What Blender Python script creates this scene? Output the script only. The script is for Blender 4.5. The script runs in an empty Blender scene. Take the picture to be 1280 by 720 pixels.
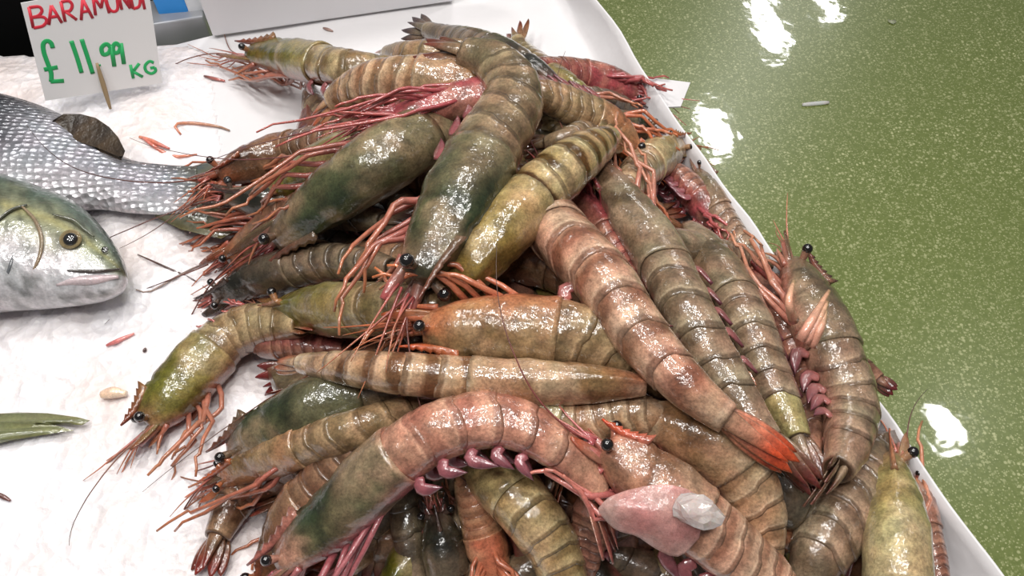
import bpy, math, random
from mathutils import Vector, Matrix, noise
random.seed(11)
C = bpy.context.scene.collection
PI = math.pi

# ------------------------------------------------------------------ camera
F_PX, PITCH, ROLL, CAM_H = 1150.0, math.radians(54), math.radians(4), 0.50
FLOOR_Z = -0.86
cp, sp, cr, sr = math.cos(PITCH), math.sin(PITCH), math.cos(ROLL), math.sin(ROLL)
FWD = Vector((0, cp, -sp)); R0 = Vector((1, 0, 0)); U0 = Vector((0, sp, cp))
RGT = cr*R0 - sr*U0; UPV = sr*R0 + cr*U0
CAM = Vector((0, 0, CAM_H))
cd = bpy.data.cameras.new('camera'); cam = bpy.data.objects.new('camera', cd); C.objects.link(cam)
cd.sensor_width = 36; cd.lens = F_PX/1280*36; cd.clip_start = 0.01; cd.clip_end = 60
M = Matrix((RGT, UPV, -FWD)).transposed().to_4x4(); M.translation = CAM
cam.matrix_world = M
bpy.context.scene.camera = cam

def ray(px, py): return (FWD + RGT*((px-640)/F_PX) - UPV*((py-360)/F_PX)).normalized()
def at(px, py, z=0.0):
    d = ray(px, py); return CAM + d*((z-CAM_H)/d.z)
def on_plane(px, py, p0, n):
    d = ray(px, py); return CAM + d*((p0-CAM).dot(n)/d.dot(n))

# ------------------------------------------------------------------ helpers
def lin(c):
    return tuple(((v/255)/12.92 if v/255 <= .04045 else ((v/255+.055)/1.055)**2.4) for v in c)
def mix(a, b, t):
    t = max(0., min(1., t)); return tuple(a[i]+(b[i]-a[i])*t for i in range(3))
def sm(a, b, x):
    t = max(0., min(1., (x-a)/(b-a))); return t*t*(3-2*t)
def lerp_tab(tab, s):
    if s <= tab[0][0]: return tab[0][1]
    for (a, va), (b, vb) in zip(tab, tab[1:]):
        if s <= b:
            t = (s-a)/(b-a); return va+(vb-va)*t
    return tab[-1][1]
def catmull(pts, n):
    P = [2*pts[0]-pts[1]] + list(pts) + [2*pts[-1]-pts[-2]]
    dense = []
    for i in range(1, len(P)-2):
        p0, p1, p2, p3 = P[i-1:i+3]
        for k in range(16):
            t = k/16
            dense.append(.5*((2*p1)+(p2-p0)*t+(2*p0-5*p1+4*p2-p3)*t*t+(3*p1-p0-3*p2+p3)*t**3))
    dense.append(P[-2].copy())
    L = [0]
    for a, b in zip(dense, dense[1:]): L.append(L[-1]+(b-a).length)
    out = []; j = 0
    for i in range(n):
        d = L[-1]*i/(n-1)
        while j < len(L)-2 and L[j+1] < d: j += 1
        seg = L[j+1]-L[j]
        out.append(dense[j].lerp(dense[j+1], (d-L[j])/seg if seg else 0))
    return out, L[-1]

def resample(px, n):
    v = [Vector((a, b, 0)) for a, b in px]; o, _ = catmull(v, n); return [(q.x, q.y) for q in o]
class MB:
    def __init__(s): s.v = []; s.f = []; s.c = []
    def add(s, p, col=(1, 1, 1)): s.v.append(Vector(p)); s.c.append(col); return len(s.v)-1
    def grid(s, rows, closed=True):
        """rows: list of lists of vertex ids"""
        for a, b in zip(rows, rows[1:]):
            n = len(a)
            for i in range(n if closed else n-1):
                j = (i+1) % n; s.f.append((a[i], a[j], b[j], b[i]))
    def cap(s, row, flip=False):
        c = sum((s.v[i] for i in row), Vector())/len(row)
        col = s.c[row[0]]; k = s.add(c, col); n = len(row)
        for i in range(n):
            s.f.append((row[i], row[(i+1) % n], k) if flip else (row[(i+1) % n], row[i], k))
    def tube(s, pts, rad, col, sides=6, flat=None):
        """rad, col: functions of u in 0..1"""
        rows = []; n = len(pts); prev = None
        for i, p in enumerate(pts):
            t = (pts[min(i+1, n-1)]-pts[max(i-1, 0)])
            t = t.normalized() if t.length > 1e-9 else Vector((0, 0, 1))
            if prev is None:
                a = t.orthogonal().normalized() if flat is None else (flat-t*flat.dot(t)).normalized()
            else:
                a = prev-t*prev.dot(t)
                a = a.normalized() if a.length > 1e-6 else t.orthogonal().normalized()
            prev = a; b = t.cross(a); u = i/(n-1); r = rad(u); r = r if isinstance(r, tuple) else (r, r); c = col(u)
            rows.append([s.add(p+a*(math.cos(2*PI*k/sides)*r[0])+b*(math.sin(2*PI*k/sides)*r[1]), c) for k in range(sides)])
        s.grid(rows); s.cap(rows[0]); s.cap(rows[-1], True)
    def build(s, name, mat, parent=None, origin=None, smooth=True):
        org = Vector(origin) if origin is not None else Vector()
        me = bpy.data.meshes.new(name)
        me.from_pydata([tuple(p-org) for p in s.v], [], s.f)
        at_ = me.color_attributes.new('Col', 'FLOAT_COLOR', 'POINT')
        buf = []
        for c in s.c: buf += [c[0], c[1], c[2], 1.0]
        at_.data.foreach_set('color', buf)
        if smooth: me.polygons.foreach_set('use_smooth', [True]*len(me.polygons))
        me.materials.append(mat); me.update()
        o = bpy.data.objects.new(name, me); C.objects.link(o)
        if parent is not None: o.parent = parent
        elif origin is not None: o.location = org
        return o
def tag(o, label=None, cat=None, group=None, kind=None):
    if label: o['label'] = label
    if cat: o['category'] = cat
    if group: o['group'] = group
    if kind: o['kind'] = kind
    return o
def empty(name, loc):
    o = bpy.data.objects.new(name, None); o.empty_display_size = .02; C.objects.link(o); o.location = loc; return o

# ------------------------------------------------------------------ materials
def nt(name):
    m = bpy.data.materials.new(name); m.use_nodes = True
    t = m.node_tree; return m, t, t.nodes['Principled BSDF']
def nd(t, typ, **kw):
    n = t.nodes.new(typ)
    for k, v in kw.items():
        if k in n.inputs.keys(): n.inputs[k].default_value = v
        else: setattr(n, k, v)
    return n
def wet(name, rough=.3, coat=.8, coat_r=.07, sss=.1, mott=(.72, 1.25), nscale=130, bump=.25, bscale=420, bdist=.0006, metal=0., trans=0., alpha=1., speck=.8, hue=.08, spec=.5):
    m, t, b = nt(name); L = t.links.new
    tc = nd(t, 'ShaderNodeTexCoord'); ca = nd(t, 'ShaderNodeVertexColor', layer_name='Col')
    nz = nd(t, 'ShaderNodeTexNoise', Scale=nscale, Detail=4., Roughness=.65); L(tc.outputs['Object'], nz.inputs['Vector'])
    mr = nd(t, 'ShaderNodeMapRange'); mr.inputs['From Min'].default_value = .3; mr.inputs['From Max'].default_value = .7
    mr.inputs['To Min'].default_value = mott[0]; mr.inputs['To Max'].default_value = mott[1]
    L(nz.outputs['Fac'], mr.inputs['Value'])
    vm = nd(t, 'ShaderNodeVectorMath', operation='SCALE'); L(ca.outputs['Color'], vm.inputs[0]); L(mr.outputs['Result'], vm.inputs['Scale'])
    sk = nd(t, 'ShaderNodeTexNoise', Scale=nscale*6, Detail=3., Roughness=.7); L(tc.outputs['Object'], sk.inputs['Vector'])
    skr = nd(t, 'ShaderNodeMapRange'); skr.inputs['From Min'].default_value = .34; skr.inputs['From Max'].default_value = .6
    skr.inputs['To Min'].default_value = speck; skr.inputs['To Max'].default_value = 1.06; L(sk.outputs['Fac'], skr.inputs['Value'])
    vm2 = nd(t, 'ShaderNodeVectorMath', operation='SCALE'); L(vm.outputs['Vector'], vm2.inputs[0]); L(skr.outputs['Result'], vm2.inputs['Scale'])
    hn = nd(t, 'ShaderNodeTexNoise', Scale=nscale*.35, Detail=3.); L(tc.outputs['Object'], hn.inputs['Vector'])
    hr = nd(t, 'ShaderNodeValToRGB'); hr.color_ramp.elements[0].position = .36; hr.color_ramp.elements[0].color = (1+hue*.5, 1-hue*.6, 1-hue*.7, 1)
    hr.color_ramp.elements[1].position = .64; hr.color_ramp.elements[1].color = (1-hue*.25, 1., 1-hue*.3, 1); L(hn.outputs['Fac'], hr.inputs['Fac'])
    vm3 = nd(t, 'ShaderNodeVectorMath', operation='MULTIPLY'); L(vm2.outputs['Vector'], vm3.inputs[0]); L(hr.outputs['Color'], vm3.inputs[1])
    L(vm3.outputs['Vector'], b.inputs['Base Color'])
    b.inputs['Roughness'].default_value = rough; b.inputs['Metallic'].default_value = metal
    b.inputs['Specular IOR Level'].default_value = spec; b.inputs['Coat Weight'].default_value = coat; b.inputs['Coat Roughness'].default_value = coat_r
    b.inputs['Subsurface Weight'].default_value = sss; b.inputs['Subsurface Radius'].default_value = (.006, .003, .002); b.inputs['Subsurface Scale'].default_value = 1.
    b.inputs['Transmission Weight'].default_value = trans; b.inputs['Alpha'].default_value = alpha
    n2 = nd(t, 'ShaderNodeTexNoise', Scale=bscale, Detail=3.); L(tc.outputs['Object'], n2.inputs['Vector'])
    n3 = nd(t, 'ShaderNodeTexNoise', Scale=bscale*.28, Detail=2.); L(tc.outputs['Object'], n3.inputs['Vector'])
    ad = nd(t, 'ShaderNodeMath', operation='ADD'); L(n2.outputs['Fac'], ad.inputs[0]); L(n3.outputs['Fac'], ad.inputs[1])
    bp = nd(t, 'ShaderNodeBump', Strength=bump, Distance=bdist); L(ad.outputs[0], bp.inputs['Height'])
    L(bp.outputs['Normal'], b.inputs['Normal']); L(bp.outputs['Normal'], b.inputs['Coat Normal'])
    return m
SHELL = wet('wet_prawn_shell', rough=.3, coat=1., coat_r=.02, sss=.06, mott=(.55, 1.4), bump=.42, bscale=320, bdist=.001, speck=.66, hue=.16, spec=.3)
LIMB = wet('wet_prawn_limb', rough=.3, coat=.9, coat_r=.04, sss=.04, mott=(.75, 1.3), nscale=220, bump=.35)
FLAP = wet('translucent_prawn_fin', rough=.25, coat=.7, sss=.1, alpha=.72, nscale=260, bump=.5)
EYE = wet('prawn_eye', rough=.15, coat=1., sss=0, bump=.05)
WHIP = wet('prawn_antenna', rough=.45, coat=.2, sss=0)
FLESH = wet('fish_flesh', rough=.3, coat=.7, sss=.08, mott=(.8, 1.2), nscale=90, bump=.3)
CLEAR_ICE = wet('melting_ice_lump', rough=.12, coat=.5, sss=.3, trans=.45, mott=(.95, 1.05), speck=.95, hue=.04)

def simple(name, rgb, rough=.6, **kw):
    m, t, b = nt(name); b.inputs['Base Color'].default_value = (*lin(rgb), 1); b.inputs['Roughness'].default_value = rough
    for k, v in kw.items(): b.inputs[k.replace('_', ' ')].default_value = v
    return m, t, b
def noisy_bump(t, b, scale, strength, dist, detail=3.):
    tc = nd(t, 'ShaderNodeTexCoord'); n = nd(t, 'ShaderNodeTexNoise', Scale=scale, Detail=detail)
    t.links.new(tc.outputs['Object'], n.inputs['Vector'])
    bp = nd(t, 'ShaderNodeBump', Strength=strength, Distance=dist); t.links.new(n.outputs['Fac'], bp.inputs['Height'])
    t.links.new(bp.outputs['Normal'], b.inputs['Normal'])

PAPER, t_, b_ = simple('damp_white_paper', (216, 213, 214), .5, Coat_Weight=.1, Coat_Roughness=.25); noisy_bump(t_, b_, 26, .35, .006)
CARD, t_, b_ = simple('white_card', (222, 220, 220), .6)
BOARD, t_, b_ = simple('white_plastic_board', (226, 225, 228), .4)
STEEL, t_, b_ = simple('brushed_steel', (168, 169, 173), .4, Metallic=.35)
BLACK, t_, b_ = simple('dark_gap_black', (6, 6, 7), .8, Specular_IOR_Level=.1)  # near-black for the block that stands in for the dark gap
BLUE, t_, b_ = simple('blue_plastic', (48, 150, 232), .45)
WHITE, t_, b_ = simple('white_plastic', (232, 234, 238), .45)
REDINK, t_, b_ = simple('red_marker_ink', (206, 44, 62), .6)
GREENINK, t_, b_ = simple('green_marker_ink', (34, 164, 92), .6)
WOOD, t_, b_ = simple('pale_wood', (150, 128, 96), .6); noisy_bump(t_, b_, 300, .3, .0005)
CABINET, t_, b_ = simple('counter_laminate', (205, 206, 210), .45)

# crushed ice
ICE, t_, b_ = simple('crushed_ice_grains', (240, 235, 236), .35, Subsurface_Weight=.35, Coat_Weight=.2, Coat_Roughness=.2)
b_.inputs['Subsurface Radius'].default_value = (.008, .008, .009); b_.inputs['Subsurface Scale'].default_value = 1.
tc = nd(t_, 'ShaderNodeTexCoord')
v1 = nd(t_, 'ShaderNodeTexVoronoi', Scale=170.); v2 = nd(t_, 'ShaderNodeTexNoise', Scale=60., Detail=6., Roughness=.7)
t_.links.new(tc.outputs['Object'], v1.inputs['Vector']); t_.links.new(tc.outputs['Object'], v2.inputs['Vector'])
ma = nd(t_, 'ShaderNodeMath', operation='ADD'); t_.links.new(v1.outputs['Distance'], ma.inputs[0]); t_.links.new(v2.outputs['Fac'], ma.inputs[1])
bp = nd(t_, 'ShaderNodeBump', Strength=.45, Distance=.004); t_.links.new(ma.outputs[0], bp.inputs['Height']); t_.links.new(bp.outputs['Normal'], b_.inputs['Normal'])
nb = nd(t_, 'ShaderNodeTexNoise', Scale=14., Detail=4.); t_.links.new(tc.outputs['Object'], nb.inputs['Vector'])
rp = nd(t_, 'ShaderNodeValToRGB'); rp.color_ramp.elements[0].position = .36; rp.color_ramp.elements[0].color = (*lin((226, 214, 211)), 1)
rp.color_ramp.elements[1].position = .6; rp.color_ramp.elements[1].color = (*lin((234, 231, 234)), 1)
t_.links.new(nb.outputs['Fac'], rp.inputs['Fac']); t_.links.new(rp.outputs['Color'], b_.inputs['Base Color'])

# green glitter floor
GLIT, t_, b_ = simple('green_glitter_resin', (118, 138, 72), .3, Coat_Weight=1., Coat_Roughness=.045)
L = t_.links.new
tc = nd(t_, 'ShaderNodeTexCoord')
def flakes(scale, lo, hi):
    v = nd(t_, 'ShaderNodeTexVoronoi', Scale=scale, Randomness=1.); L(tc.outputs['Object'], v.inputs['Vector'])
    sx = nd(t_, 'ShaderNodeSeparateColor'); L(v.outputs['Color'], sx.inputs['Color'])
    m1 = nd(t_, 'ShaderNodeMapRange'); m1.inputs['From Min'].default_value = lo; m1.inputs['From Max'].default_value = hi; L(sx.outputs['Red'], m1.inputs['Value'])
    m2 = nd(t_, 'ShaderNodeMapRange'); m2.inputs['From Min'].default_value = .52; m2.inputs['From Max'].default_value = .3; L(v.outputs['Distance'], m2.inputs['Value'])
    mm = nd(t_, 'ShaderNodeMath', operation='MULTIPLY'); L(m1.outputs['Result'], mm.inputs[0]); L(m2.outputs['Result'], mm.inputs[1])
    return mm, v
fa, va = flakes(150., .58, .9); fb, vb = flakes(300., .42, .9)
big = nd(t_, 'ShaderNodeTexNoise', Scale=5., Detail=4., Roughness=.6); L(tc.outputs['Object'], big.inputs['Vector'])
bigr = nd(t_, 'ShaderNodeMapRange'); bigr.inputs['From Min'].default_value = .35; bigr.inputs['From Max'].default_value = .65; bigr.inputs['To Min'].default_value = .35; L(big.outputs['Fac'], bigr.inputs['Value'])
s1 = nd(t_, 'ShaderNodeMath', operation='MULTIPLY'); L(fa.outputs[0], s1.inputs[0]); L(bigr.outputs['Result'], s1.inputs[1])
s2 = nd(t_, 'ShaderNodeMath', operation='MULTIPLY'); L(fb.outputs[0], s2.inputs[0]); s2.inputs[1].default_value = .7
smx = nd(t_, 'ShaderNodeMath', operation='MAXIMUM'); L(s1.outputs[0], smx.inputs[0]); L(s2.outputs[0], smx.inputs[1])
rp0 = nd(t_, 'ShaderNodeValToRGB'); rp0.color_ramp.elements[0].color = (*lin((112, 128, 60)), 1); rp0.color_ramp.elements[1].color = (*lin((150, 162, 92)), 1)
n9 = nd(t_, 'ShaderNodeTexNoise', Scale=130., Detail=3.); L(tc.outputs['Object'], n9.inputs['Vector']); L(n9.outputs['Fac'], rp0.inputs['Fac'])
mx = nd(t_, 'ShaderNodeMix', data_type='RGBA'); L(smx.outputs[0], mx.inputs['Factor']); L(rp0.outputs['Color'], mx.inputs['A']); mx.inputs['B'].default_value = (*lin((226, 228, 170)), 1)
L(mx.outputs['Result'], b_.inputs['Base Color'])
nw = nd(t_, 'ShaderNodeTexNoise', Scale=11., Detail=3., Roughness=.5); L(tc.outputs['Object'], nw.inputs['Vector'])
bp = nd(t_, 'ShaderNodeBump', Strength=.1, Distance=.01); L(nw.outputs['Fac'], bp.inputs['Height']); L(bp.outputs['Normal'], b_.inputs['Coat Normal'])

# fish skin with scales
def fish_skin(name, scale):
    m = wet(name, rough=.3, coat=.6, sss=.0, mott=(.8, 1.15), nscale=120, bump=.2, metal=.35)
    t = m.node_tree; b = t.nodes['Principled BSDF']; L = t.links.new
    tc = nd(t, 'ShaderNodeTexCoord'); mp = nd(t, 'ShaderNodeMapping'); mp.inputs['Scale'].default_value = (1., 1.5, 1.)
    v = nd(t, 'ShaderNodeTexVoronoi', Scale=scale, Randomness=.45); L(tc.outputs['Object'], mp.inputs['Vector']); L(mp.outputs['Vector'], v.inputs['Vector'])
    bp = nd(t, 'ShaderNodeBump', Strength=.9, Distance=.0035); L(v.outputs['Distance'], bp.inputs['Height']); L(bp.outputs['Normal'], b.inputs['Normal']); L(bp.outputs['Normal'], b.inputs['Coat Normal'])
    return m
SCALES = fish_skin('silver_fish_scales', 170.)
HEADSKIN = wet('fish_head_skin', rough=.28, coat=.7, sss=.04, mott=(.7, 1.2), nscale=70, bump=.5, bscale=150, bdist=.002, metal=.15)

# ------------------------------------------------------------------ pile shape
OUT = [(285, 55), (420, 40), (520, 20), (650, 30), (760, 70), (830, 110), (880, 190), (960, 290), (1010, 310), (1090, 420), (1120, 500), (1160, 560), (1220, 680), (1330, 860), (900, 900), (500, 880),
       (300, 770), (235, 690), (230, 610), (160, 560), (220, 480), (280, 420), (250, 370), (270, 240), (300, 150)]
OUTW = [at(x, y, .03).to_2d() for x, y in OUT]
def dist_in(p):
    inside = False; dm = 9.
    n = len(OUTW)
    for i in range(n):
        a, b = OUTW[i], OUTW[(i+1) % n]
        ab = b-a; t = max(0, min(1, (p-a).dot(ab)/ab.length_squared)); dm = min(dm, (p-a-ab*t).length)
        if (a.y > p.y) != (b.y > p.y) and p.x < (b.x-a.x)*(p.y-a.y)/(b.y-a.y)+a.x: inside = not inside
    return dm if inside else -dm
def S(p):
    d = dist_in(p.to_2d() if len(p) > 2 else p)
    return .024 + .078*sm(-.01, .15, d)
def lift(px, py, off):
    z = .05
    for _ in range(14):
        q = at(px, py, z); z = .5*z+.5*max(.016, S(q)+off)
    return at(px, py, z)

# ------------------------------------------------------------------ prawns
# palette: carapace back, carapace flank, head, abdomen, band, lip, tail tip, limb, limb tip
PAL = {
 'green':  ((60, 70, 52), (94, 96, 70), (122, 100, 82), (136, 118, 94), (80, 70, 54), (172, 150, 120), (112, 66, 56), (178, 94, 94), (188, 122, 86)),
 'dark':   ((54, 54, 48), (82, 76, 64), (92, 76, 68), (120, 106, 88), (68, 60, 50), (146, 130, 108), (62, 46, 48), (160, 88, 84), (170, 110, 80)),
 'grey':   ((108, 94, 74), (132, 114, 92), (142, 108, 90), (152, 130, 108), (80, 64, 52), (186, 166, 140), (108, 58, 54), (196, 122, 108), (206, 148, 116)),
 'tan':    ((148, 116, 82), (166, 130, 100), (154, 106, 84), (190, 156, 122), (92, 58, 34), (224, 198, 166), (176, 88, 62), (190, 108, 94), (200, 130, 94)),
 'pink':   ((154, 114, 90), (176, 132, 108), (172, 112, 94), (192, 148, 122), (112, 66, 50), (226, 192, 166), (204, 88, 56), (186, 96, 102), (200, 128, 112)),
 'yellow': ((142, 118, 68), (166, 140, 90), (152, 116, 80), (184, 158, 112), (84, 58, 26), (220, 200, 156), (86, 70, 50), (190, 112, 90), (196, 138, 84)),
 'olive':  ((112, 108, 50), (142, 130, 76), (148, 108, 76), (158, 138, 104), (108, 88, 58), (194, 174, 136), (132, 68, 56), (180, 104, 100), (192, 126, 90)),
 'pale':   ((170, 158, 106), (186, 170, 128), (162, 126, 96), (182, 152, 120), (136, 106, 74), (220, 202, 166), (166, 90, 68), (196, 116, 104), (206, 144, 108)),
 'orange': ((132, 110, 78), (178, 126, 90), (184, 112, 78), (156, 132, 100), (112, 90, 64), (194, 166, 130), (198, 96, 60), (196, 112, 88), (204, 122, 80)),
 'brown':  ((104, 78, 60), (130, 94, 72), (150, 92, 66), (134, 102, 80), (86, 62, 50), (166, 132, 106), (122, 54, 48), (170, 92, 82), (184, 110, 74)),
 'red':    ((128, 88, 76), (152, 100, 88), (156, 84, 78), (146, 106, 88), (100, 64, 58), (186, 142, 120), (112, 46, 48), (176, 80, 92), (186, 102, 92)),
 'rose':   ((58, 72, 52), (100, 100, 74), (172, 124, 108), (190, 138, 116), (152, 98, 86), (222, 176, 150), (160, 92, 86), (184, 96, 110), (206, 138, 138)),
}
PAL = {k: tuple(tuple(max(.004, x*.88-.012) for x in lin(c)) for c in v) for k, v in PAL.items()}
PROF = [(0., .40), (.04, .56), (.10, .76), (.18, .93), (.27, 1.02), (.36, 1.0), (.42, .95), (.50, .93), (.60, .87), (.70, .77), (.78, .66), (.87, .48), (.90, .40)]
SEGS = [.365, .445, .525, .60, .67, .74, .88]
NS = 121

def build_prawn(pts, wpx, phi, off, pal, label, seed, leg_len=1., band=.5, joint=None, legs=5, whips=2, scales=True, pleo=True, fan=.45, head=True, group='tiger prawns heaped on the white paper', dorsal_world=None, curl_legs=1., front_dir=None, leg_spread=1.):
    rng = random.Random(seed)
    P = PAL[pal]
    W = []
    for p in pts:
        W.append(lift(p[0], p[1], off+(p[2] if len(p) > 2 else 0)) if not isinstance(p, Vector) else p)
    sp_, LEN = catmull(W, NS)
    # smooth
    mid = sp_[NS//3]; dist = (mid-CAM).length
    w = wpx*dist/F_PX*.5
    T, D, B = [], [], []
    ph = math.radians(phi)
    for i in range(NS):
        t = (sp_[min(i+1, NS-1)]-sp_[max(i-1, 0)]).normalized()
        up = ((CAM-sp_[i]).normalized()*.7+Vector((0, 0, 1))*.3)
        n = up-t*up.dot(t); n.normalize(); b = t.cross(n)
        d = n*math.cos(ph)+b*math.sin(ph)
        T.append(t); D.append(d); B.append(t.cross(d))
    def fr(s):
        x = max(0., min(1., s))*(NS-1); i = min(int(x), NS-2); k = x-i
        return (sp_[i].lerp(sp_[i+1], k), T[i].lerp(T[i+1], k).normalized(), D[i].lerp(D[i+1], k).normalized(), B[i].lerp(B[i+1], k).normalized())
    base = sp_[NS//2].copy(); base.z = max(.0, min(q.z for q in sp_)-w)
    root = empty('tiger_prawn', base)
    tag(root, label, 'prawn', group)
    so = Vector((seed*1.7, seed*.9, 0))
    def nse(p, k): return noise.noise(p*k+so)
    # ---- carapace
    def prof(s): return lerp_tab(PROF, s)*w
    NR = 30
    def ring(mb, s, r, colf, back=0., vent=.78, hgt=1.08):
        p, t, d, b = fr(s); ids = []
        for k in range(NR):
            th = 2*PI*k/NR
            cz, sx = math.cos(th), math.sin(th)
            q0 = p+d*cz*r+b*sx*r; rr = r*(1+.045*nse(q0, 70)+.03*nse(q0, 170))
            hz = cz*hgt if cz > 0 else cz*vent
            q = p+d*(hz*rr)+b*(sx*rr*.9)
            if back: q = q+t*(back*max(0., math.sin(abs(th if th < PI else 2*PI-th))**2)*(1 if abs(cz) < .75 else .3))
            ids.append(mb.add(q, colf(s, th, q)))
        return ids
    mb = MB(); rows = []
    def ccol(s, th, q):
        a = abs(th if th <= PI else 2*PI-th)/PI      # 0 back .. 1 belly
        c = mix(P[0], P[1], sm(.12, .5, a+.12*nse(q, 60)))
        c = mix(c, P[2], sm(.13, .0, s)*.8)
        c = mix(c, P[7], sm(.55, .8, a)*.7)
        k = nse(q, 45)+.5*nse(q, 110)
        c = mix(c, tuple(v*.7 for v in P[0]), sm(.05, .5, k)*.75); c = mix(c, P[5], sm(-.1, -.5, k)*.5)
        c = mix(c, mix(P[5], P[1], .5), sm(.2, .34, s+.1*nse(q, 50))*.6*sm(.7, .2, a)); g = abs(s-(.15+.10*a)+.01*nse(q, 80)); c = mix(c, tuple(v*.55 for v in c), sm(.012, .002, g)*.6)
        c = mix(c, P[5], sm(.375, .39, s)*.5)
        return c
    n = 26
    for i in range(n):
        s = .005+.39*i/(n-1)
        r = prof(s)
        if i >= n-2: r *= 1.03
        rows.append(ring(mb, s, r, ccol, back=0.))
        # dorsal ridge towards the rostrum, groove on the flank
        amp = .24*sm(.24, .05, s)*r
        p, t, d, b = fr(s)
        for k in (0, 1, NR-1):
            mb.v[rows[-1][k]] += d*(amp*(1 if k == 0 else .25))
        for k in range(NR):
            a = abs(k if k <= NR/2 else NR-k)/(NR/2)
            if sm(.016, .0, abs(s-(.15+.10*a))) > 0 and a < .8:
                v = mb.v[rows[-1][k]]; mb.v[rows[-1][k]] = v+(p-v)*(.07*sm(.016, 0, abs(s-(.15+.10*a))))
    mb.grid(rows); mb.cap(rows[0], False)
    inner = [mb.add(fr(.385)[0]+(mb.v[i]-fr(.395)[0])*.86, P[4]) for i in rows[-1]]; mb.grid([rows[-1], inner])
    mb.build('carapace', SHELL, root, base)
    # ---- abdomen segments
    bw = band*(.8+.4*rng.random())
    for j in range(6):
        a0, a1 = SEGS[j], SEGS[j+1]
        mb = MB(); rows = []; m = 17 if j < 5 else 20
        def acol(s, th, q, a0=a0, a1=a1):
            u = (s-a0)/(a1-a0); a = abs(th if th <= PI else 2*PI-th)/PI
            k = nse(q, 70)
            c = mix(P[3], P[4], max(sm(.18, .26, u+.16*k+.08*a)*sm(.6, .48, u+.2*k-.05*a)*.9*bw, sm(.1, .03, u)*.5*band))
            c = mix(c, P[5], sm(.55, .8, u)*.35+sm(-.05, -.5, nse(q, 40))*.4)
            c = mix(c, P[0], sm(.1, .5, nse(q, 30))*.35*sm(.6, .2, a))
            c = mix(c, P[5], sm(.86, .91, u)*sm(.97, .93, u)*.8); c = mix(c, mix(P[4], (0.02, .015, .012), .4), sm(.96, .99, u)*.55)
            c = mix(c, P[7], sm(.55, .8, a)*.35)
            if joint and a1 > .8: c = mix(c, lin(joint), .8*sm(.9, .4, a))
            return c
        for i in range(m):
            u = i/(m-1); s = a0+(a1-a0)*u+(.012*u if j < 5 else 0)
            r = prof(s)*(.955+.05*sm(0, .4, u))
            if i == m-1: r *= .99
            rows.append(ring(mb, s, r, acol, back=w*.28*u*(1 if j < 5 else .2), vent=.72, hgt=1.04))
        mb.grid(rows); mb.cap(rows[0])
        pl = fr(min(1, a1))[0]
        inner = [mb.add(pl+(mb.v[i]-pl)*.82, P[4]) for i in rows[-1]]; mb.grid([rows[-1], inner])
        if j == 5: mb.cap(inner, True)
        mb.build('abdomen_segment', SHELL, root, base)
    # ---- tail
    p, t, d, b = fr(.87); re = prof(.87)
    tl = LEN*.14
    def blade(name, ang, ln, wd, lift_, mat, c0, c1, keel=False):
        mb = MB(); rows = []
        dirv = (t*math.cos(ang)+b*math.sin(ang)); sd = dirv.cross(d).normalized()
        org = p+b*(math.sin(ang)*re*.5)+d*lift_
        mm = 11
        for i in range(mm):
            u = i/(mm-1); ww = wd*(math.sin(PI*min(1, .12+.88*u)**.85)**.6 if not keel else (1-u)**.75+.04)
            ww = max(ww, wd*.08)
            row = []
            for k in range(10):
                th = 2*PI*k/10; x, y = math.cos(th), math.sin(th)
                q = org+dirv*(ln*u)+sd*(ww*x)+d*(wd*(.13 if not keel else .5*(1-u)+.05)*y+ -.25*ln*(u*u)*.4+ww*.25*(abs(x)-.4)*(-1 if not keel else 0))
                c = mix(c0, c1, sm(.3, .85, u)); c = mix(c, P[5], (.5 if k % 5 == 0 else 0)*.5)
                row.append(mb.add(q, c))
            rows.append(row)
        mb.grid(rows); mb.cap(rows[0]); mb.cap(rows[-1], True); mb.build(name, mat, root, base)
    blade('telson', 0, tl*.95, re*.55, re*.35, SHELL, P[3], P[6], True)
    for sg in (-1, 1):
        blade('uropod', sg*fan*.55, tl*1.08, re*.55, 0, SHELL, mix(P[3], P[6], .3), P[6])
        blade('uropod', sg*fan*1.15, tl*1.0, re*.6, -re*.25, SHELL, mix(P[3], P[6], .3), mix(P[6], P[4], .4))
    # ---- head
    if head:
        p0, t0, d0, b0 = fr(.02); f0 = -t0
        # rostrum: serrated blade
        mb = MB(); rl = LEN*.17; top = []; bot = []
        ps, ts, ds, bs = fr(.11); st = ps+ds*(prof(.11)*1.2)
        tip = p0+f0*(LEN*.085)+d0*(w*.62)
        nn = 15
        for i in range(nn):
            u = i/(nn-1); c = st.lerp(tip, u)+ds*(-.10*w*math.sin(u*PI))
            hh = w*.2*(1-u)+.0006; tooth = (w*.13*(1-u*.5) if i % 2 else 0)*(1 if u < .85 else 0)
            th = w*.09*(1-u)+.0004; cc = mix(P[2], P[6], u)
            top.append([mb.add(c+ds*(hh+tooth)-(ts*(-tooth*.6)), cc), mb.add(c+bs*th, cc), mb.add(c-ds*hh, cc), mb.add(c-bs*th, cc)])
        mb.grid(top); mb.cap(top[0]); mb.cap(top[-1], True); mb.build('rostrum', SHELL, root, base)
        for sg in (-1, 1):
            # eye on a stalk
            mb = MB(); e0 = p0+d0*(w*.25)+b0*(sg*w*.26); e1 = e0+f0*(w*.16)+b0*(sg*w*.34)+d0*(w*.2)
            mb.tube([e0.lerp(e1, k/4) for k in range(5)], lambda u: w*(.10+.05*u), lambda u: P[2], 8)
            stalk = mb.build('eye_stalk', LIMB, root, base)
            mb = MB(); rows = []; er = w*.17
            for i in range(9):
                a = PI*(i+.5)/9; rows.append([mb.add(e1+Vector((math.sin(a)*math.cos(2*PI*k/12), math.sin(a)*math.sin(2*PI*k/12), math.cos(a)))*er, lin((22, 18, 18))) for k in range(12)])
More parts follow.
